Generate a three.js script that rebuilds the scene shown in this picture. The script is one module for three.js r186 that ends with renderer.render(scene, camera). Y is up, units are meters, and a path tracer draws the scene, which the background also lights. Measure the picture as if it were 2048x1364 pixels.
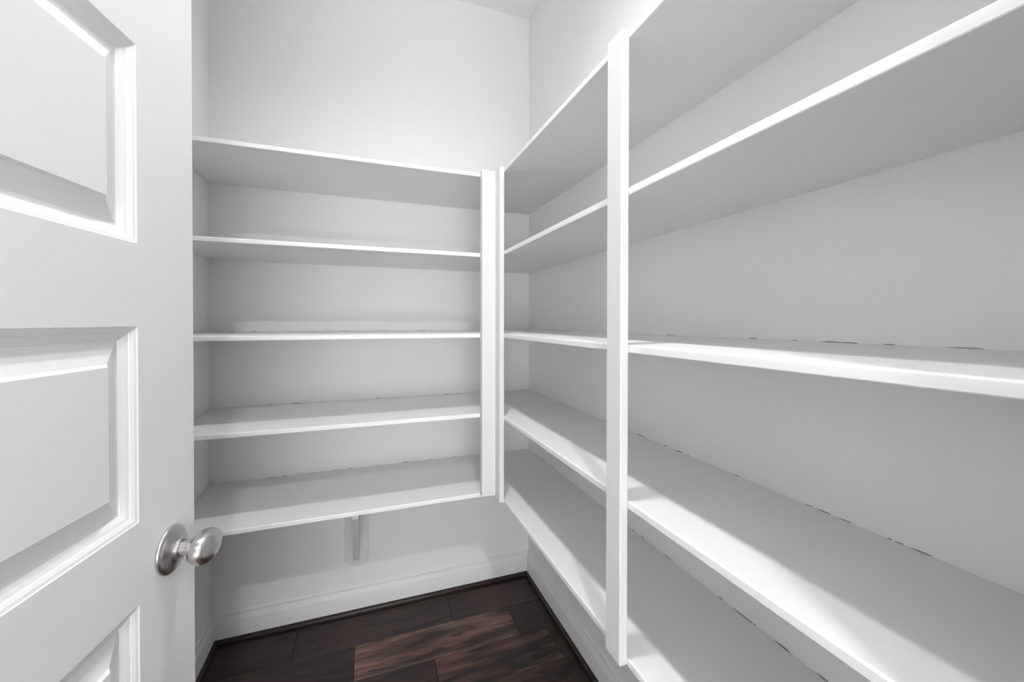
import * as THREE from 'three';
import { RectAreaLightUniformsLib } from 'three/addons/lights/RectAreaLightUniformsLib.js';
import { ImprovedNoise } from 'three/addons/math/ImprovedNoise.js';
import { mergeGeometries, toCreasedNormals } from 'three/addons/utils/BufferGeometryUtils.js';

// ---------------------------------------------------------------- camera, light, exposure
const EYE = 1.2617;                                     // eye height above the floor, metres
const SKY = 7;
const scene = new THREE.Scene();
scene.background = new THREE.Color(0xffffff);           // even white sky, fill light through the added window behind the camera
scene.backgroundIntensity = SKY;
const camera = new THREE.PerspectiveCamera(2 * Math.atan(682 / 809.1) * 180 / Math.PI, 2048 / 1364, 0.02, 30);
camera.position.set(0, EYE, 0);
camera.rotation.order = 'YXZ';
camera.rotation.set(-0.0088, -0.3484, 0.0013);
camera.setViewOffset(2048, 1364, 0, 32, 2048, 1364);    // lens shift

const renderer = new THREE.WebGLRenderer({ antialias: true });
renderer.toneMapping = THREE.LinearToneMapping;
renderer.toneMappingExposure = 1.12;
renderer.shadowMap.enabled = true;
RectAreaLightUniformsLib.init();

const PANTRY_LIGHT = { x: 0.06, z: 0.69, size: 0.11, beam: 74, power: 5.2 };
const HALL_LIGHT = { x: 0.04, z: -0.80, size: 0.10, power: 860 };

// ---------------------------------------------------------------- room measures (z counts into the room; scene z = -z)
const XL = -0.5662, XR = 0.7705, ZB = 1.8755, ZW = 0.03, ZH = ZW - 0.115;     // left, right, back, front wall faces
const CEIL = EYE + 1.5;
const XF = 0.4667, ZF = 1.4435, T = 0.0148;             // shelf fronts (right run, back run), board thickness
const BACK_Y = [0.5467, 0.2521, -0.0455, -0.3404, -0.6366].map(v => v + EYE);  // shelf tops, back run
const RIGHT_Y = [0.5474, 0.2534, -0.0440, -0.3394, -0.6386].map(v => v + EYE); // shelf tops, right run
const XP = 0.4488, ZP = 1.4165;

// ---------------------------------------------------------------- helpers
const perlin = new ImprovedNoise();
let seed = 20240611;
const rnd = () => { seed = (seed * 1664525 + 1013904223) >>> 0; return seed / 4294967296; };
const used = {};
function numbered(name) { const k = used[name] = (used[name] ?? -1) + 1; return k ? `${name}_${String(k).padStart(3, '0')}` : name; }
function mesh(name, geometry, material, parent) {
  const m = new THREE.Mesh(geometry, material);
  m.name = numbered(name); m.castShadow = m.receiveShadow = true;
  (parent ?? scene).add(m);
  return m;
}
function group(name, parent) { const g = new THREE.Group(); g.name = numbered(name); (parent ?? scene).add(g); return g; }
function tag(o, label, category, kind) {
  o.userData.label = label;
  if (category) o.userData.category = category;
  if (kind) o.userData.kind = kind;
  return o;
}
// box between two corners given in room coordinates (z counted into the room)
function box(x0, x1, y0, y1, z0, z1) {
  const g = new THREE.BoxGeometry(x1 - x0, y1 - y0, z1 - z0);
  g.translate((x0 + x1) / 2, (y0 + y1) / 2, -(z0 + z1) / 2);
  return metreUV(g);
}
// uv in metres, by the dominant axis of each face
function metreUV(g) {
  const p = g.attributes.position, n = g.attributes.normal, uv = new Float32Array(p.count * 2);
  for (let i = 0; i < p.count; i++) {
    const ax = Math.abs(n.getX(i)), ay = Math.abs(n.getY(i)), az = Math.abs(n.getZ(i));
    const [u, v] = ay >= ax && ay >= az ? [p.getX(i), p.getZ(i)] : ax >= az ? [p.getZ(i), p.getY(i)] : [p.getX(i), p.getY(i)];
    uv[i * 2] = u; uv[i * 2 + 1] = v;
  }
  g.setAttribute('uv', new THREE.BufferAttribute(uv, 2));
  return g;
}
// box with all twelve edges cut by c (44 triangles), centred at the origin
function bevelBox(w, h, d, c) {
  const s = [w / 2, h / 2, d / 2], pos = [];
  const vert = (sx, sy, sz, axis) => [sx, sy, sz].map((k, i) => k * (s[i] - (i === axis ? 0 : c)));
  const tri = (a, b, q) => pos.push(...a, ...b, ...q);
  const face = pts => {                                   // convex polygon, wound outwards
    const m = pts.reduce((r, q) => r.map((v, i) => v + q[i]), [0, 0, 0]);
    const u = pts[1].map((v, i) => v - pts[0][i]), v2 = pts[2].map((v, i) => v - pts[0][i]);
    const n = [u[1] * v2[2] - u[2] * v2[1], u[2] * v2[0] - u[0] * v2[2], u[0] * v2[1] - u[1] * v2[0]];
    if (n[0] * m[0] + n[1] * m[1] + n[2] * m[2] < 0) pts = pts.slice().reverse();
    for (let i = 1; i + 1 < pts.length; i++) tri(pts[0], pts[i], pts[i + 1]);
  };
  for (let ax = 0; ax < 3; ax++) for (const k of [-1, 1]) {
    const b = (ax + 1) % 3, q = (ax + 2) % 3;
    face([[-1, -1], [1, -1], [1, 1], [-1, 1]].map(([i, j]) => { const a = []; a[ax] = k; a[b] = i; a[q] = j; return vert(...a, ax); }));
  }
  for (let ax = 0; ax < 3; ax++) {
    const b = (ax + 1) % 3, q = (ax + 2) % 3;
    for (const i of [-1, 1]) for (const j of [-1, 1]) {
      const at = (k, face_) => { const a = []; a[ax] = k; a[b] = i; a[q] = j; return vert(...a, face_); };
      face([at(-1, b), at(1, b), at(1, q), at(-1, q)]);
    }
  }
  for (const i of [-1, 1]) for (const j of [-1, 1]) for (const k of [-1, 1]) face([vert(i, j, k, 0), vert(i, j, k, 1), vert(i, j, k, 2)]);
  const g = new THREE.BufferGeometry();
  g.setAttribute('position', new THREE.Float32BufferAttribute(pos, 3));
  g.computeVertexNormals();
  return metreUV(g);
}
const bevelAt = (x0, x1, y0, y1, z0, z1, c) => metreUV(bevelBox(x1 - x0, y1 - y0, z1 - z0, c).translate((x0 + x1) / 2, (y0 + y1) / 2, -(z0 + z1) / 2));
// closed skin through rings of points (each ring the same count), both ends capped with a fan
function skin(rings, crease = 0.6) {
  const pos = [], n = rings[0].length, idx = [];
  rings.forEach(r => r.forEach(q => pos.push(...q)));
  for (let i = 0; i + 1 < rings.length; i++) for (let j = 0; j < n; j++) {
    const a = i * n + j, b = i * n + (j + 1) % n, c = a + n, d = b + n;
    idx.push(a, b, d, a, d, c);
  }
  const tris = THREE.ShapeUtils.triangulateShape(capPlane(rings[0]), []), last = (rings.length - 1) * n;
  for (const [a, b, c] of tris) { idx.push(a, c, b, last + a, last + b, last + c); }
  let g = new THREE.BufferGeometry();
  g.setAttribute('position', new THREE.Float32BufferAttribute(pos, 3));
  g.setIndex(idx);
  // make sure the skin faces outwards
  let vol = 0; const A = new THREE.Vector3(), B = new THREE.Vector3(), C = new THREE.Vector3(), P = g.attributes.position;
  for (let i = 0; i < idx.length; i += 3) { A.fromBufferAttribute(P, idx[i]); B.fromBufferAttribute(P, idx[i + 1]); C.fromBufferAttribute(P, idx[i + 2]); vol += A.dot(B.cross(C)); }
  if (vol < 0) { for (let i = 0; i < idx.length; i += 3) { const t = idx[i]; idx[i] = idx[i + 1]; idx[i + 1] = t; } g.setIndex(idx); }
  g = toCreasedNormals(g, crease);
  return metreUV(g);
}
function capPlane(ring) {                                // the two axes in which the ring spreads most
  const ext = [0, 1, 2].map(i => Math.max(...ring.map(q => q[i])) - Math.min(...ring.map(q => q[i])));
  const drop = ext.indexOf(Math.min(...ext));
  const [u, v] = [0, 1, 2].filter(i => i !== drop);
  return ring.map(q => new THREE.Vector2(q[u], q[v]));
}

// ---------------------------------------------------------------- materials
function dataTexture(w, h, fn, colour) {
  const a = new Uint8Array(w * h * 4);
  for (let y = 0; y < h; y++) for (let x = 0; x < w; x++) {
    const c = fn(x / w, y / h), i = (y * w + x) * 4;
    for (let k = 0; k < 3; k++) a[i + k] = Math.max(0, Math.min(255, Math.round((Array.isArray(c) ? c[k] : c) * 255)));
    a[i + 3] = 255;
  }
  const t = new THREE.DataTexture(a, w, h, THREE.RGBAFormat);
  t.wrapS = t.wrapT = THREE.RepeatWrapping; t.magFilter = THREE.LinearFilter; t.minFilter = THREE.LinearMipmapLinearFilter; t.generateMipmaps = true;
  if (colour) t.colorSpace = THREE.SRGBColorSpace;
  t.needsUpdate = true;
  return t;
}
// tiling noise: perlin on a torus-like blend
const tile = (u, v, f, z) => {
  const n = (a, b) => perlin.noise(a * f, b * f, z);
  return (n(u, v) * (1 - u) + n(u - 1, v) * u) * (1 - v) + (n(u, v - 1) * (1 - u) + n(u - 1, v - 1) * u) * v;
};
const peel = dataTexture(512, 512, (u, v) => 0.5 + 0.33 * tile(u, v, 46, 1.3) + 0.28 * tile(u, v, 23, 7.7) + 0.15 * tile(u, v, 5, 4.1));
peel.repeat.set(2.2, 2.2);
const brush = dataTexture(512, 512, (u, v) => 0.5 + 0.3 * tile(u, v * 0.999, 9, 2.2) + 0.3 * tile(u, (v * 12) % 1, 7, 9.1));
brush.repeat.set(2.5, 2.5);
const WALL = new THREE.MeshStandardMaterial({ color: new THREE.Color().setRGB(0.93, 0.93, 0.932), roughness: 0.72, bumpMap: peel, bumpScale: 0.0004 });
const CEILING = new THREE.MeshStandardMaterial({ color: new THREE.Color().setRGB(0.93, 0.93, 0.932), roughness: 0.9, bumpMap: peel, bumpScale: 0.0005 });
const TRIM = new THREE.MeshStandardMaterial({ color: new THREE.Color().setRGB(0.87, 0.87, 0.872), roughness: 0.42, bumpMap: brush, bumpScale: 0.00006 });
const POST = new THREE.MeshStandardMaterial({ color: new THREE.Color().setRGB(0.79, 0.79, 0.792), roughness: 0.45, bumpMap: brush, bumpScale: 0.00006 });  // the trim white, darkened to offset strong light from the front
const DOOR = new THREE.MeshStandardMaterial({ color: new THREE.Color().setRGB(0.82, 0.82, 0.823), roughness: 0.4, bumpMap: brush, bumpScale: 0.00006 });
const NICKEL = new THREE.MeshPhysicalMaterial({ color: new THREE.Color().setRGB(0.60, 0.59, 0.575), metalness: 1, roughness: 0.24 });
const NICKEL_SATIN = new THREE.MeshPhysicalMaterial({ color: new THREE.Color().setRGB(0.57, 0.56, 0.55), metalness: 1, roughness: 0.30 });
const GLOW = new THREE.MeshStandardMaterial({ color: 0xffffff, roughness: 0.6, emissive: 0xfffaf2, emissiveIntensity: 4 });

// hand-scraped dark hardwood: one map per plank kind, grain along u
const woodMap = (k, base, light, contrast) => dataTexture(768, 192, (u, v) => {
  const warp = 0.07 * perlin.noise(u * 3 + k * 7, v * 2, k) + 0.03 * perlin.noise(u * 9, v * 5 + k, k * 3);
  const vv = v + warp;
  let g = 0.5 + 0.75 * perlin.noise(u * 2.6 + k, vv * 4.2, k * 1.7) + 0.38 * perlin.noise(u * 8, vv * 15, k * 2.9) + 0.20 * perlin.noise(u * 22, vv * 58, k * 4.3);
  const streak = Math.max(0, perlin.noise(u * 13 + k * 3, vv * 13, k * 5.1) - 0.24) * 2.0;   // short dark figure
  g = Math.max(0, Math.min(1, 0.5 + (g - 0.5) * contrast - streak));
  const pore = perlin.noise(u * 60, vv * 160, k) > 0.42 ? 0.86 : 1;
  return base.map((b, i) => (b + (light[i] - b) * g) * pore);
}, true);
const woodRelief = dataTexture(512, 256, (u, v) => 0.5 + 0.35 * tile(u, v, 5, 3.3) + 0.25 * tile(u, (v * 6) % 1, 6, 8.8));
const plankKinds = [
  woodMap(1, [0.13, 0.088, 0.078], [0.29, 0.20, 0.172], 1.0),
  woodMap(2, [0.16, 0.11, 0.092], [0.53, 0.405, 0.345], 1.1),
  woodMap(3, [0.125, 0.083, 0.072], [0.42, 0.305, 0.255], 1.2),
  woodMap(4, [0.115, 0.082, 0.074], [0.24, 0.175, 0.155], 1.0),
].map(map => new THREE.MeshStandardMaterial({ map, roughness: 0.46, bumpMap: woodRelief, bumpScale: 0.0012 }));
const SHOE = new THREE.MeshStandardMaterial({ color: new THREE.Color().setRGB(0.022, 0.0125, 0.010), roughness: 0.35, bumpMap: woodRelief, bumpScale: 0.0006 });
const UNDERLAY = new THREE.MeshStandardMaterial({ color: new THREE.Color().setRGB(0.012, 0.008, 0.007), roughness: 0.7 });

// ---------------------------------------------------------------- room shell
const HX0 = -1.7, HX1 = 1.7, HZ = -2.7;                  // the room outside the doorway
const OX0 = -0.392, OX1 = 0.392, OY = 2.47;              // doorway
const floor = tag(mesh('floor', box(HX0, HX1, -0.12, -0.012, HZ, ZB + 0.1), UNDERLAY), 'dark brown hand-scraped hardwood plank floor running along the back wall', 'floor', 'structure');
tag(mesh('ceiling', box(HX0 - 0.1, HX1 + 0.1, CEIL, CEIL + 0.1, HZ - 0.1, ZB + 0.1), CEILING), 'flat white ceiling just above the tall pantry walls', 'ceiling', 'structure');
tag(mesh('wall_back', box(XL - 0.1, XR + 0.1, -0.012, CEIL, ZB, ZB + 0.1), WALL), 'white painted wall behind the five short shelves facing the doorway', 'wall', 'structure');
tag(mesh('wall_right', box(XR, XR + 0.1, -0.012, CEIL, ZW, ZB), WALL), 'white painted wall behind the long run of shelves', 'wall', 'structure');
tag(mesh('wall_left', box(XL - 0.1, XL, -0.012, CEIL, ZW, ZB), WALL), 'narrow strip of white wall seen past the edge of the open door', 'wall', 'structure');
{ // the wall with the doorway, cut by the opening
  const s = new THREE.Shape();
  s.moveTo(HX0, -0.012); s.lineTo(OX0, -0.012); s.lineTo(OX0, OY); s.lineTo(OX1, OY); s.lineTo(OX1, -0.012); s.lineTo(HX1, -0.012); s.lineTo(HX1, CEIL); s.lineTo(HX0, CEIL); s.closePath();
  const g = new THREE.ExtrudeGeometry(s, { depth: ZW - ZH, bevelEnabled: false });
  g.translate(0, 0, -ZW);
  tag(mesh('wall_front', metreUV(g), WALL), 'white wall around the pantry doorway', 'wall', 'structure');
}
tag(mesh('wall_hall_left', box(HX0 - 0.1, HX0, -0.012, CEIL, HZ, ZW), WALL), 'white side wall of the room outside the pantry, beside the hinges', 'wall', 'structure');
tag(mesh('wall_hall_right', box(HX1, HX1 + 0.1, -0.012, CEIL, HZ, ZW), WALL), 'white side wall of the room outside the pantry, beside the latch', 'wall', 'structure');
const WX0 = -1.62, WX1 = 0.7, WY0 = 0.06, WY1 = 1.75;       // tall low window, unseen, added to let fill light in
{
  const s = new THREE.Shape([[HX0 - 0.1, -0.012], [HX1 + 0.1, -0.012], [HX1 + 0.1, CEIL], [HX0 - 0.1, CEIL]].map(q => new THREE.Vector2(...q)));
  s.holes.push(new THREE.Path([[WX0, WY0], [WX0, WY1], [WX1, WY1], [WX1, WY0]].map(q => new THREE.Vector2(...q))));
  const g = new THREE.ExtrudeGeometry(s, { depth: 0.1, bevelEnabled: false });
  g.translate(0, 0, -HZ);
  tag(mesh('wall_hall_back', metreUV(g), WALL), 'white wall with an added fill light window across the room outside the pantry doorway', 'wall', 'structure');
  const w = group('window_1');
  const zf = HZ - 0.06;
  for (const x of [WX0 + 0.025, (WX0 + WX1) / 2, WX1 - 0.025]) mesh('fill_window_frame', box(x - 0.025, x + 0.025, WY0, WY1, zf, zf + 0.04), TRIM, w);
  for (const y of [WY0 + 0.025, WY1 - 0.025]) mesh('fill_window_frame', box(WX0, WX1, y - 0.025, y + 0.025, zf + 0.001, zf + 0.039), TRIM, w);
  tag(w, 'wide white-framed window added unseen behind the camera for fill light', 'window', 'structure');
}

// planks, a row at a time; joints of the rows in view stand where the photograph has them
{
  const W = 0.1615, Z0 = 1.6745, geos = new Map();
  const joints = { '-1': [-0.10, 0.52], 0: [-0.26, 0.349], 1: [-0.04, 0.588], 2: [0.241, 0.70], 3: [-0.12, 0.44], 4: [0.12, 0.66] };
  const kinds = { '-1': [3, 0, 3], 0: [3, 0, 0], 1: [3, 1, 3], 2: [0, 2, 0], 3: [0, 3, 0], 4: [2, 0, 3] };
  for (let r = -1; r < 21; r++) {
    const zTop = Math.min(Z0 - (r - 1) * W, ZB - 0.002), zBot = Z0 - r * W;
    const inPantry = zBot > ZW - 0.14;
    let xs = joints[r] ?? [-0.3 + rnd() * 0.35, 0.25 + rnd() * 0.35];
    const lo = inPantry ? XL + 0.002 : HX0 + 0.002, hi = inPantry ? XR - 0.002 : HX1 - 0.002;
    if (!inPantry) xs = [-0.9 + rnd() * 0.3, 0.0 + rnd() * 0.4, 1.0 + rnd() * 0.3];
    const cuts = [lo, ...xs, hi];
    for (let i = 0; i + 1 < cuts.length; i++) {
      const w = cuts[i + 1] - cuts[i] - 0.0010, d = zTop - zBot - 0.0010;
      const g = bevelBox(w, 0.0125, d, 0.0011);
      const p = g.attributes.position, uv = g.attributes.uv, n = g.attributes.normal, ou = 0.5 + (rnd() - 0.5) * Math.max(0, 0.9 - w / 1.1), ov = 0.5 + (rnd() - 0.5) * 0.26;
      for (let k = 0; k < p.count; k++) uv.setXY(k, p.getX(k) / 1.1 + ou, p.getZ(k) / 0.24 + ov);
      const kind = kinds[r]?.[i] ?? Math.floor(rnd() * 4);
      const m = mesh('plank', g, plankKinds[kind], floor);
      m.position.set((cuts[i] + cuts[i + 1]) / 2, -0.00625 - rnd() * 0.0006, -(zTop + zBot) / 2);
    }
  }
}

// ---------------------------------------------------------------- baseboards and shoe mouldings (mitred sweeps)
// profile points [projection from the wall, height]; place(t, y, along) -> room point
function sweep(profile, a, b, mitreA, mitreB, place) {
  const ring = (at, m) => profile.map(([t, y]) => { const [x, yy, z] = place(t, y, at + m * t); return [x, yy, -z]; });
  return skin([ring(a, mitreA), ring(b, mitreB)], 0.45);
}
const BASE = [[0, 0.001], [0.0145, 0.001], [0.0145, 0.0835], [0.0130, 0.0840], [0.0126, 0.0852], [0.0104, 0.0890], [0.0078, 0.0935], [0.0062, 0.0975], [0.0046, 0.0984], [0.0044, 0.1010], [0.0062, 0.1030], [0.0066, 0.1070], [0.0056, 0.1110], [0.0034, 0.1136], [0, 0.1146]];
const SHOE_P = (() => { const p = [[0.0145, 0.0006], [0.0275, 0.0006], [0.0275, 0.003]]; for (let i = 0; i <= 7; i++) { const a = i / 7 * Math.PI / 2; p.push([0.0145 + 0.013 * Math.cos(a), 0.005 + 0.014 * Math.sin(a)]); } return p; })();
const onBack = (t, y, s) => [s, y, ZB - t], onRight = (t, y, s) => [XR - t, y, s], onLeft = (t, y, s) => [XL + t, y, s];
tag(mesh('baseboard_back', sweep(BASE, XL, XR, 1, -1, onBack), TRIM), 'white moulded baseboard along the foot of the back wall', 'baseboard', 'structure');
tag(mesh('baseboard_right', sweep(BASE, ZW, ZB, 0, -1, onRight), TRIM), 'white moulded baseboard under the long run of shelves', 'baseboard', 'structure');
tag(mesh('baseboard_left', sweep(BASE, ZW, ZB, 0, -1, onLeft), TRIM), 'short piece of white baseboard just past the open door', 'baseboard', 'structure');
tag(mesh('trim_1', sweep(SHOE_P, XL, XR, 1, -1, onBack), SHOE), 'dark stained quarter-round shoe moulding at the foot of the back wall baseboard', 'moulding', 'structure');
tag(mesh('trim_2', sweep(SHOE_P, ZW, ZB, 0, -1, onRight), SHOE), 'dark stained shoe moulding under the long shelves, deep in shadow', 'moulding', 'structure');
tag(mesh('trim_3', sweep(SHOE_P, ZW, ZB, 0, -1, onLeft), SHOE), 'short dark shoe moulding just past the open door', 'moulding', 'structure');
// door jamb: two legs and a head lining the doorway
{
  const j = group('trim_4');
  mesh('jamb_leg', box(OX0, OX0 + 0.008, 0.001, OY - 0.008, ZH - 0.002, ZW + 0.002), TRIM, j);
  mesh('jamb_leg', box(OX1 - 0.008, OX1, 0.001, OY - 0.008, ZH - 0.002, ZW + 0.002), TRIM, j);
  mesh('jamb_head', box(OX0, OX1, OY - 0.008, OY, ZH - 0.002, ZW + 0.002), TRIM, j);
  tag(j, 'white jamb lining the pantry doorway', 'door frame', 'structure');
}

// ---------------------------------------------------------------- shelving
// a board swept along its length, rounded front edges, its back edge against the wall
function shelfBoard(len0, len1, depth, y, rise, k, place) {
  const rings = [], N = 90, r = 0.0032;
  const low = 0.0012;
  for (let i = 0; i <= N; i++) {
    const s = len0 + (len1 - len0) * i / N;
    const wob = 0.0002 * perlin.noise(s * 3, k, 5.5);
    const back = depth - 0.0002, q = [];
    const put = (d, h) => { const [x, yy, z] = place(d, y + rise * d / depth + wob - h, s); q.push([x, yy, -z]); };
    put(back, 0); put(r + 0.0005, 0);
    for (let m = 0; m <= 4; m++) { const a = m / 4 * Math.PI / 2; put(r - r * Math.sin(a), r - r * Math.cos(a)); }
    put(0, r + 0.0005); put(0, T - low - 0.0004); put(0, T - low); put(low, T); put(low + 0.0004, T); put(back, T);
    rings.push(q);
  }
  return skin(rings, 0.5);
}
// dark slivers at the shelf and wall joint: shade of caulk cracks as colour
const CRACK_SHADE = new THREE.MeshStandardMaterial({ color: new THREE.Color().setRGB(0.24, 0.238, 0.235), roughness: 0.9 });
function crackShade(len0, len1, depth, y, rise, count, lean, place, parent) {
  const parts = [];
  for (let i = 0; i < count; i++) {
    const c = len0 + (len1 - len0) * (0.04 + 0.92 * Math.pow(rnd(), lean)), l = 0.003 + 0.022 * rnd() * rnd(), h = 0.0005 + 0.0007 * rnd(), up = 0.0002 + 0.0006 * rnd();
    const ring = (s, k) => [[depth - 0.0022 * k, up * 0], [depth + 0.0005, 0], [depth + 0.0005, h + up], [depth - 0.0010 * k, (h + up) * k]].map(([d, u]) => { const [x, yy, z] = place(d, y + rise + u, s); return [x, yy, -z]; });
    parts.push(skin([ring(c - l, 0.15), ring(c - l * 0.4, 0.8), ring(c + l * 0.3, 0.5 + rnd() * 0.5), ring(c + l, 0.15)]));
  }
  mesh('caulk_crack_shade', mergeGeometries(parts), CRACK_SHADE, parent).userData.kind = 'stuff';   // slivers a millimetre tall
}
const backRun = group('shelving_unit');
tag(backRun, 'white built-in unit of five short shelves on the back wall, one brace below', 'shelves');
const backPlace = (d, h, s) => [s, h, ZF + d], rightPlace = (d, h, s) => [XF + d, h, s];
BACK_Y.forEach((y, i) => {
  const m = mesh('shelf', shelfBoard(XL + 0.0005, XF - 0.0004, ZB - ZF, y, i === 2 ? 0.004 : 0, i + 1, backPlace), TRIM, backRun);
  if (i > 1) crackShade(XL, XF, ZB - ZF, y, i === 2 ? 0.004 : 0, 11, 0.8, backPlace, m);
});
mesh('post', bevelAt(0.3987, XF - 0.0002, EYE - 0.6410, EYE + 0.5505, ZP, ZF - 0.0002, 0.0014), POST, backRun);
{ // brace bracket: chamfered wall plate and a triangular brace under the lowest shelf
  const b = group('bracket', backRun);
  const cx = -0.0357, hw = 0.047, top = BACK_Y[4] - T - 0.0004, bot = EYE - 1.0513, c = 0.026;
  const s = new THREE.Shape([[cx - hw, top], [cx - hw, bot + c], [cx - hw + c * 0.9, bot], [cx + hw - c * 0.9, bot], [cx + hw, bot + c], [cx + hw, top]].map(q => new THREE.Vector2(...q)));
  const plate = new THREE.ExtrudeGeometry(s, { depth: 0.013, bevelEnabled: true, bevelThickness: 0.0018, bevelSize: 0.0018, bevelOffset: -0.0018, bevelSegments: 1 });
  plate.translate(0, 0, -ZB + 0.002);
  mesh('wall_plate', metreUV(plate), TRIM, b);
  const section = (x, w, low, z) => [[x - w / 2, top, z], [x + w / 2, top, z], [x + w / 2, low, z], [x - w / 2, low, z]];
  const br = skin([section(-0.0318, 0.019, top - 0.0185, -1.462), section(-0.0364, 0.0245, bot + 0.022, -ZB + 0.0168)], 0.3);
  mesh('brace', br, TRIM, b);
}
const rightRun = group('shelving_unit');
tag(rightRun, 'white built-in unit of five long shelves running from the corner past the near upright', 'shelves');
RIGHT_Y.forEach((y, i) => {
  const m = mesh('shelf', shelfBoard(ZW + 0.001, ZB - 0.0005, XR - XF, y, i === 2 ? 0.008 : 0, i + 11, rightPlace), TRIM, rightRun);
  if (i > 1) crackShade(ZW + 0.2, ZB, XR - XF, y, i === 2 ? 0.008 : 0, 17, 1.2, rightPlace, m);
});
mesh('post', bevelAt(XP, XF - 0.0002, EYE - 0.6480, EYE + 0.5500, 1.3655, ZP - 0.0003, 0.0014), POST, rightRun);
mesh('post', bevelAt(XP, XF - 0.0002, EYE - 0.6510, EYE + 0.5465, 0.6402, 0.6888, 0.0022), POST, rightRun);

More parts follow.
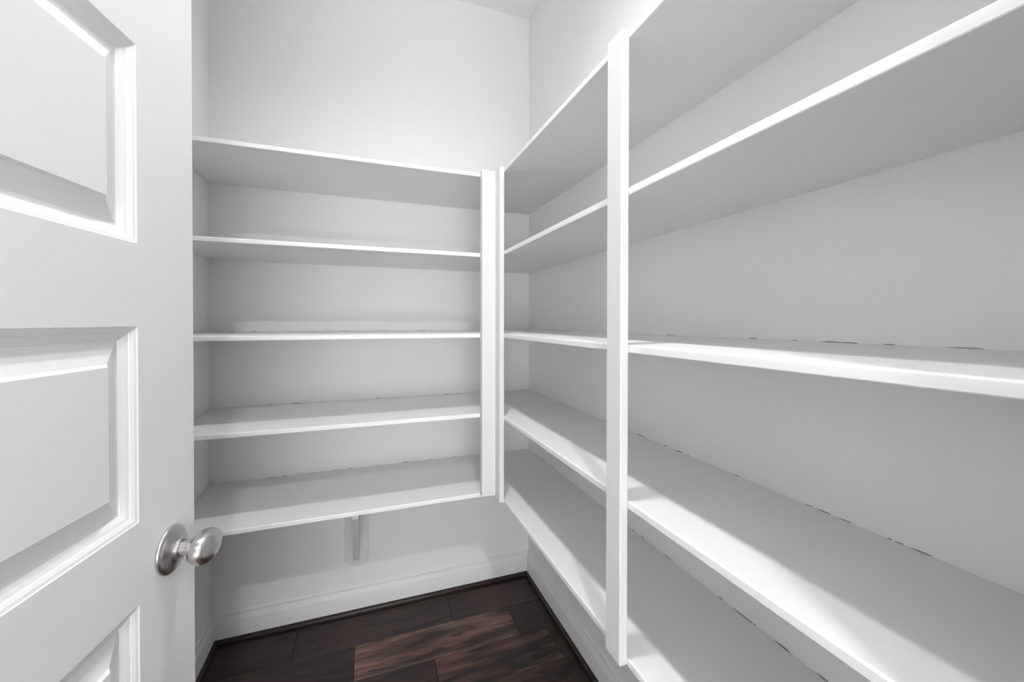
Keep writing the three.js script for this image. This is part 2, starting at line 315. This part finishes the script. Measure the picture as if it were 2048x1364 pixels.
// ---------------------------------------------------------------- the open six-panel door
{
  const A = 0.15836, PITCH = 0.3697, PH = 0.2605, TH = 0.035, LATCH = 0.1265, W = 0.762;
  const x0 = -0.28229, z0 = 0.67121;                     // panel edge nearest the latch, on the face in view
  const door = group('door_1');
  door.position.set(x0 + Math.sin(A) * (LATCH - W), 0, -(z0 + Math.cos(A) * (LATCH - W)));
  door.rotation.y = Math.PI / 2 - A;                     // local x: hinge to latch, y up, z out of the face in view
  tag(door, 'tall white panelled door standing open with a satin nickel knob', 'door', 'structure');
  const BOT = 0.012, TOP = 2.455;
  const local = (xa, xb, ya, yb) => metreUV(new THREE.BoxGeometry(xb - xa, yb - ya, TH).translate((xa + xb) / 2, (ya + yb) / 2, -TH / 2));
  const pl = LATCH, pr = W - LATCH;                      // panel opening, in x
  const stile = side => {                                // outer edge eased by 1.5 mm
    const e = 0.0015, s = new THREE.Shape();
    const a = side ? pr : pl, o = side ? W : 0, q = side ? -e : e;
    s.moveTo(a, 0); s.lineTo(o + q, 0); s.lineTo(o, e); s.lineTo(o, TH - e); s.lineTo(o + q, TH); s.lineTo(a, TH); s.closePath();
    const g = new THREE.ExtrudeGeometry(s, { depth: TOP - BOT, bevelEnabled: false });
    g.rotateX(-Math.PI / 2); g.translate(0, BOT, 0);     // shape y -> -z
    return metreUV(g);
  };
  mesh('stile', stile(0), DOOR, door); mesh('stile', stile(1), DOOR, door);
  const tops = []; for (let i = -2; i <= 3; i++) tops.push(EYE + 0.3626 - i * PITCH);
  mesh('rail', local(pl, pr, tops[0], TOP), DOOR, door);
  for (let i = 0; i < 5; i++) mesh('rail', local(pl, pr, tops[i + 1], tops[i] - PH), DOOR, door);
  mesh('rail', local(pl, pr, BOT, tops[5] - PH), DOOR, door);
  // raised panel: rings of [inset, depth] from the opening's edge to the field, both faces
  const prof = [[0, 0], [0.0012, 0.0012], [0.0045, 0.0022], [0.0080, 0.0046], [0.0084, 0.0058], [0.0125, 0.0074], [0.0172, 0.0108], [0.0180, 0.0120], [0.0215, 0.0122], [0.0455, 0.0044], [0.0490, 0.0006]];
  const panelGeo = () => {
    const pos = [], w = pr - pl, h = PH;
    const ring = ([o, d], back) => [[o, o], [w - o, o], [w - o, h - o], [o, h - o]].map(([x, y]) => [x, y, back ? -TH + d : -d]);
    const quad = (a, b, c, d, flip) => flip ? pos.push(...a, ...d, ...c, ...a, ...c, ...b) : pos.push(...a, ...b, ...c, ...a, ...c, ...d);
    for (const back of [false, true]) {
      for (let i = 0; i + 1 < prof.length; i++) { const R = ring(prof[i], back), S = ring(prof[i + 1], back); for (let k = 0; k < 4; k++) { const m = (k + 1) % 4; quad(R[k], R[m], S[m], S[k], back); } }
      const F = ring(prof[prof.length - 1], back); quad(...F, back);
    }
    const g = new THREE.BufferGeometry();
    g.setAttribute('position', new THREE.Float32BufferAttribute(pos, 3));
    g.computeVertexNormals();
    return metreUV(g);
  };
  const pg = panelGeo();
  for (const t of tops) mesh('panel', pg, DOOR, door).position.set(pl, t - PH, 0);
  // knob on the lock rail
  const knob = group('door_knob', door);
  knob.position.set(W - LATCH + 0.0640, EYE - 0.3385, 0);
  tag(knob, 'satin nickel egg-shaped knob on a round rosette');
  const lathe = (pts, seg = 72) => { const g = new THREE.LatheGeometry(pts.map(q => new THREE.Vector2(...q)), seg); g.rotateX(Math.PI / 2); return g; };   // axis onto +z
  mesh('rosette', lathe([[0.0001, 0], [0.0342, 0], [0.0346, 0.0008], [0.0345, 0.0026], [0.0336, 0.0042], [0.0312, 0.0058], [0.0296, 0.0065], [0.0278, 0.0071], [0.0232, 0.0083], [0.0190, 0.0094], [0.0162, 0.0108], [0.0146, 0.0126], [0.0136, 0.0148], [0.0128, 0.0158], [0.0116, 0.0160], [0.0114, 0.0140], [0.0001, 0.0140]]), NICKEL_SATIN, knob);
  mesh('neck', lathe([[0.0001, 0.0141], [0.0108, 0.0141], [0.0108, 0.0150], [0.0106, 0.0310], [0.0112, 0.0335], [0.0001, 0.0335]]), NICKEL, knob);
  // egg: superellipse front and back halves with a soft rim, long axis level
  {
    const pts = [], C = 0.0455, cz = 0.0162, pw = (v, e) => Math.sign(v) * Math.pow(Math.abs(v), e);
    for (let i = 0; i <= 56; i++) {
      const a = -Math.PI / 2 + i / 56 * Math.PI, c = Math.max(0, Math.cos(a)), s = Math.sin(a);
      pts.push([Math.max(1e-4, Math.pow(c, s < 0 ? 0.78 : 0.72)), C + cz * pw(s, s < 0 ? 0.92 : 0.84)]);
    }
    const g = lathe(pts, 96); g.scale(0.0325, 0.0232, 1);
    g.computeVertexNormals();
    mesh('handle', g, NICKEL, knob);
  }
}

// ---------------------------------------------------------------- lamps
function ceilingLamp(spec, label) {
  const g = group('ceiling_light');
  g.position.set(spec.x, CEIL, -spec.z);
  const r = spec.size / 2;
  const ring = new THREE.LatheGeometry([[r + 0.004, -0.001], [r + 0.022, -0.001], [r + 0.024, -0.004], [r + 0.020, -0.010], [r + 0.006, -0.014], [r + 0.001, -0.013], [r + 0.001, -0.008]].map(q => new THREE.Vector2(...q)), 64);
  mesh('trim_ring', ring, TRIM, g);
  const disc = new THREE.CylinderGeometry(r, r, 0.006, 48); disc.translate(0, -0.009, 0);
  mesh('diffuser', disc, GLOW, g);
  let l;
  if (spec.beam) {                                       // downlight: most of its light falls straight down
    l = new THREE.SpotLight(0xffffff, spec.power, 0, spec.beam * Math.PI / 180, 1, 2);
    l.shadow.radius = r / 0.02; l.shadow.mapSize.set(2048, 2048); l.shadow.bias = -0.0005;
    l.target.position.set(0, -2, 0); g.add(l.target);
    l.target.name = 'lamp_aim';
  } else {
    l = new THREE.RectAreaLight(0xffffff, spec.power, spec.size * 0.886, spec.size * 0.886);
    l.rotation.x = -Math.PI / 2;
  }
  l.name = 'lamp_glow'; l.position.set(0, -0.016, 0); l.castShadow = true;
  g.add(l);
  tag(g, label, 'light');
}
ceilingLamp(PANTRY_LIGHT, 'round white flush ceiling light over the middle of the pantry');
ceilingLamp(HALL_LIGHT, 'round white flush ceiling light outside the pantry doorway');

renderer.render(scene, camera);
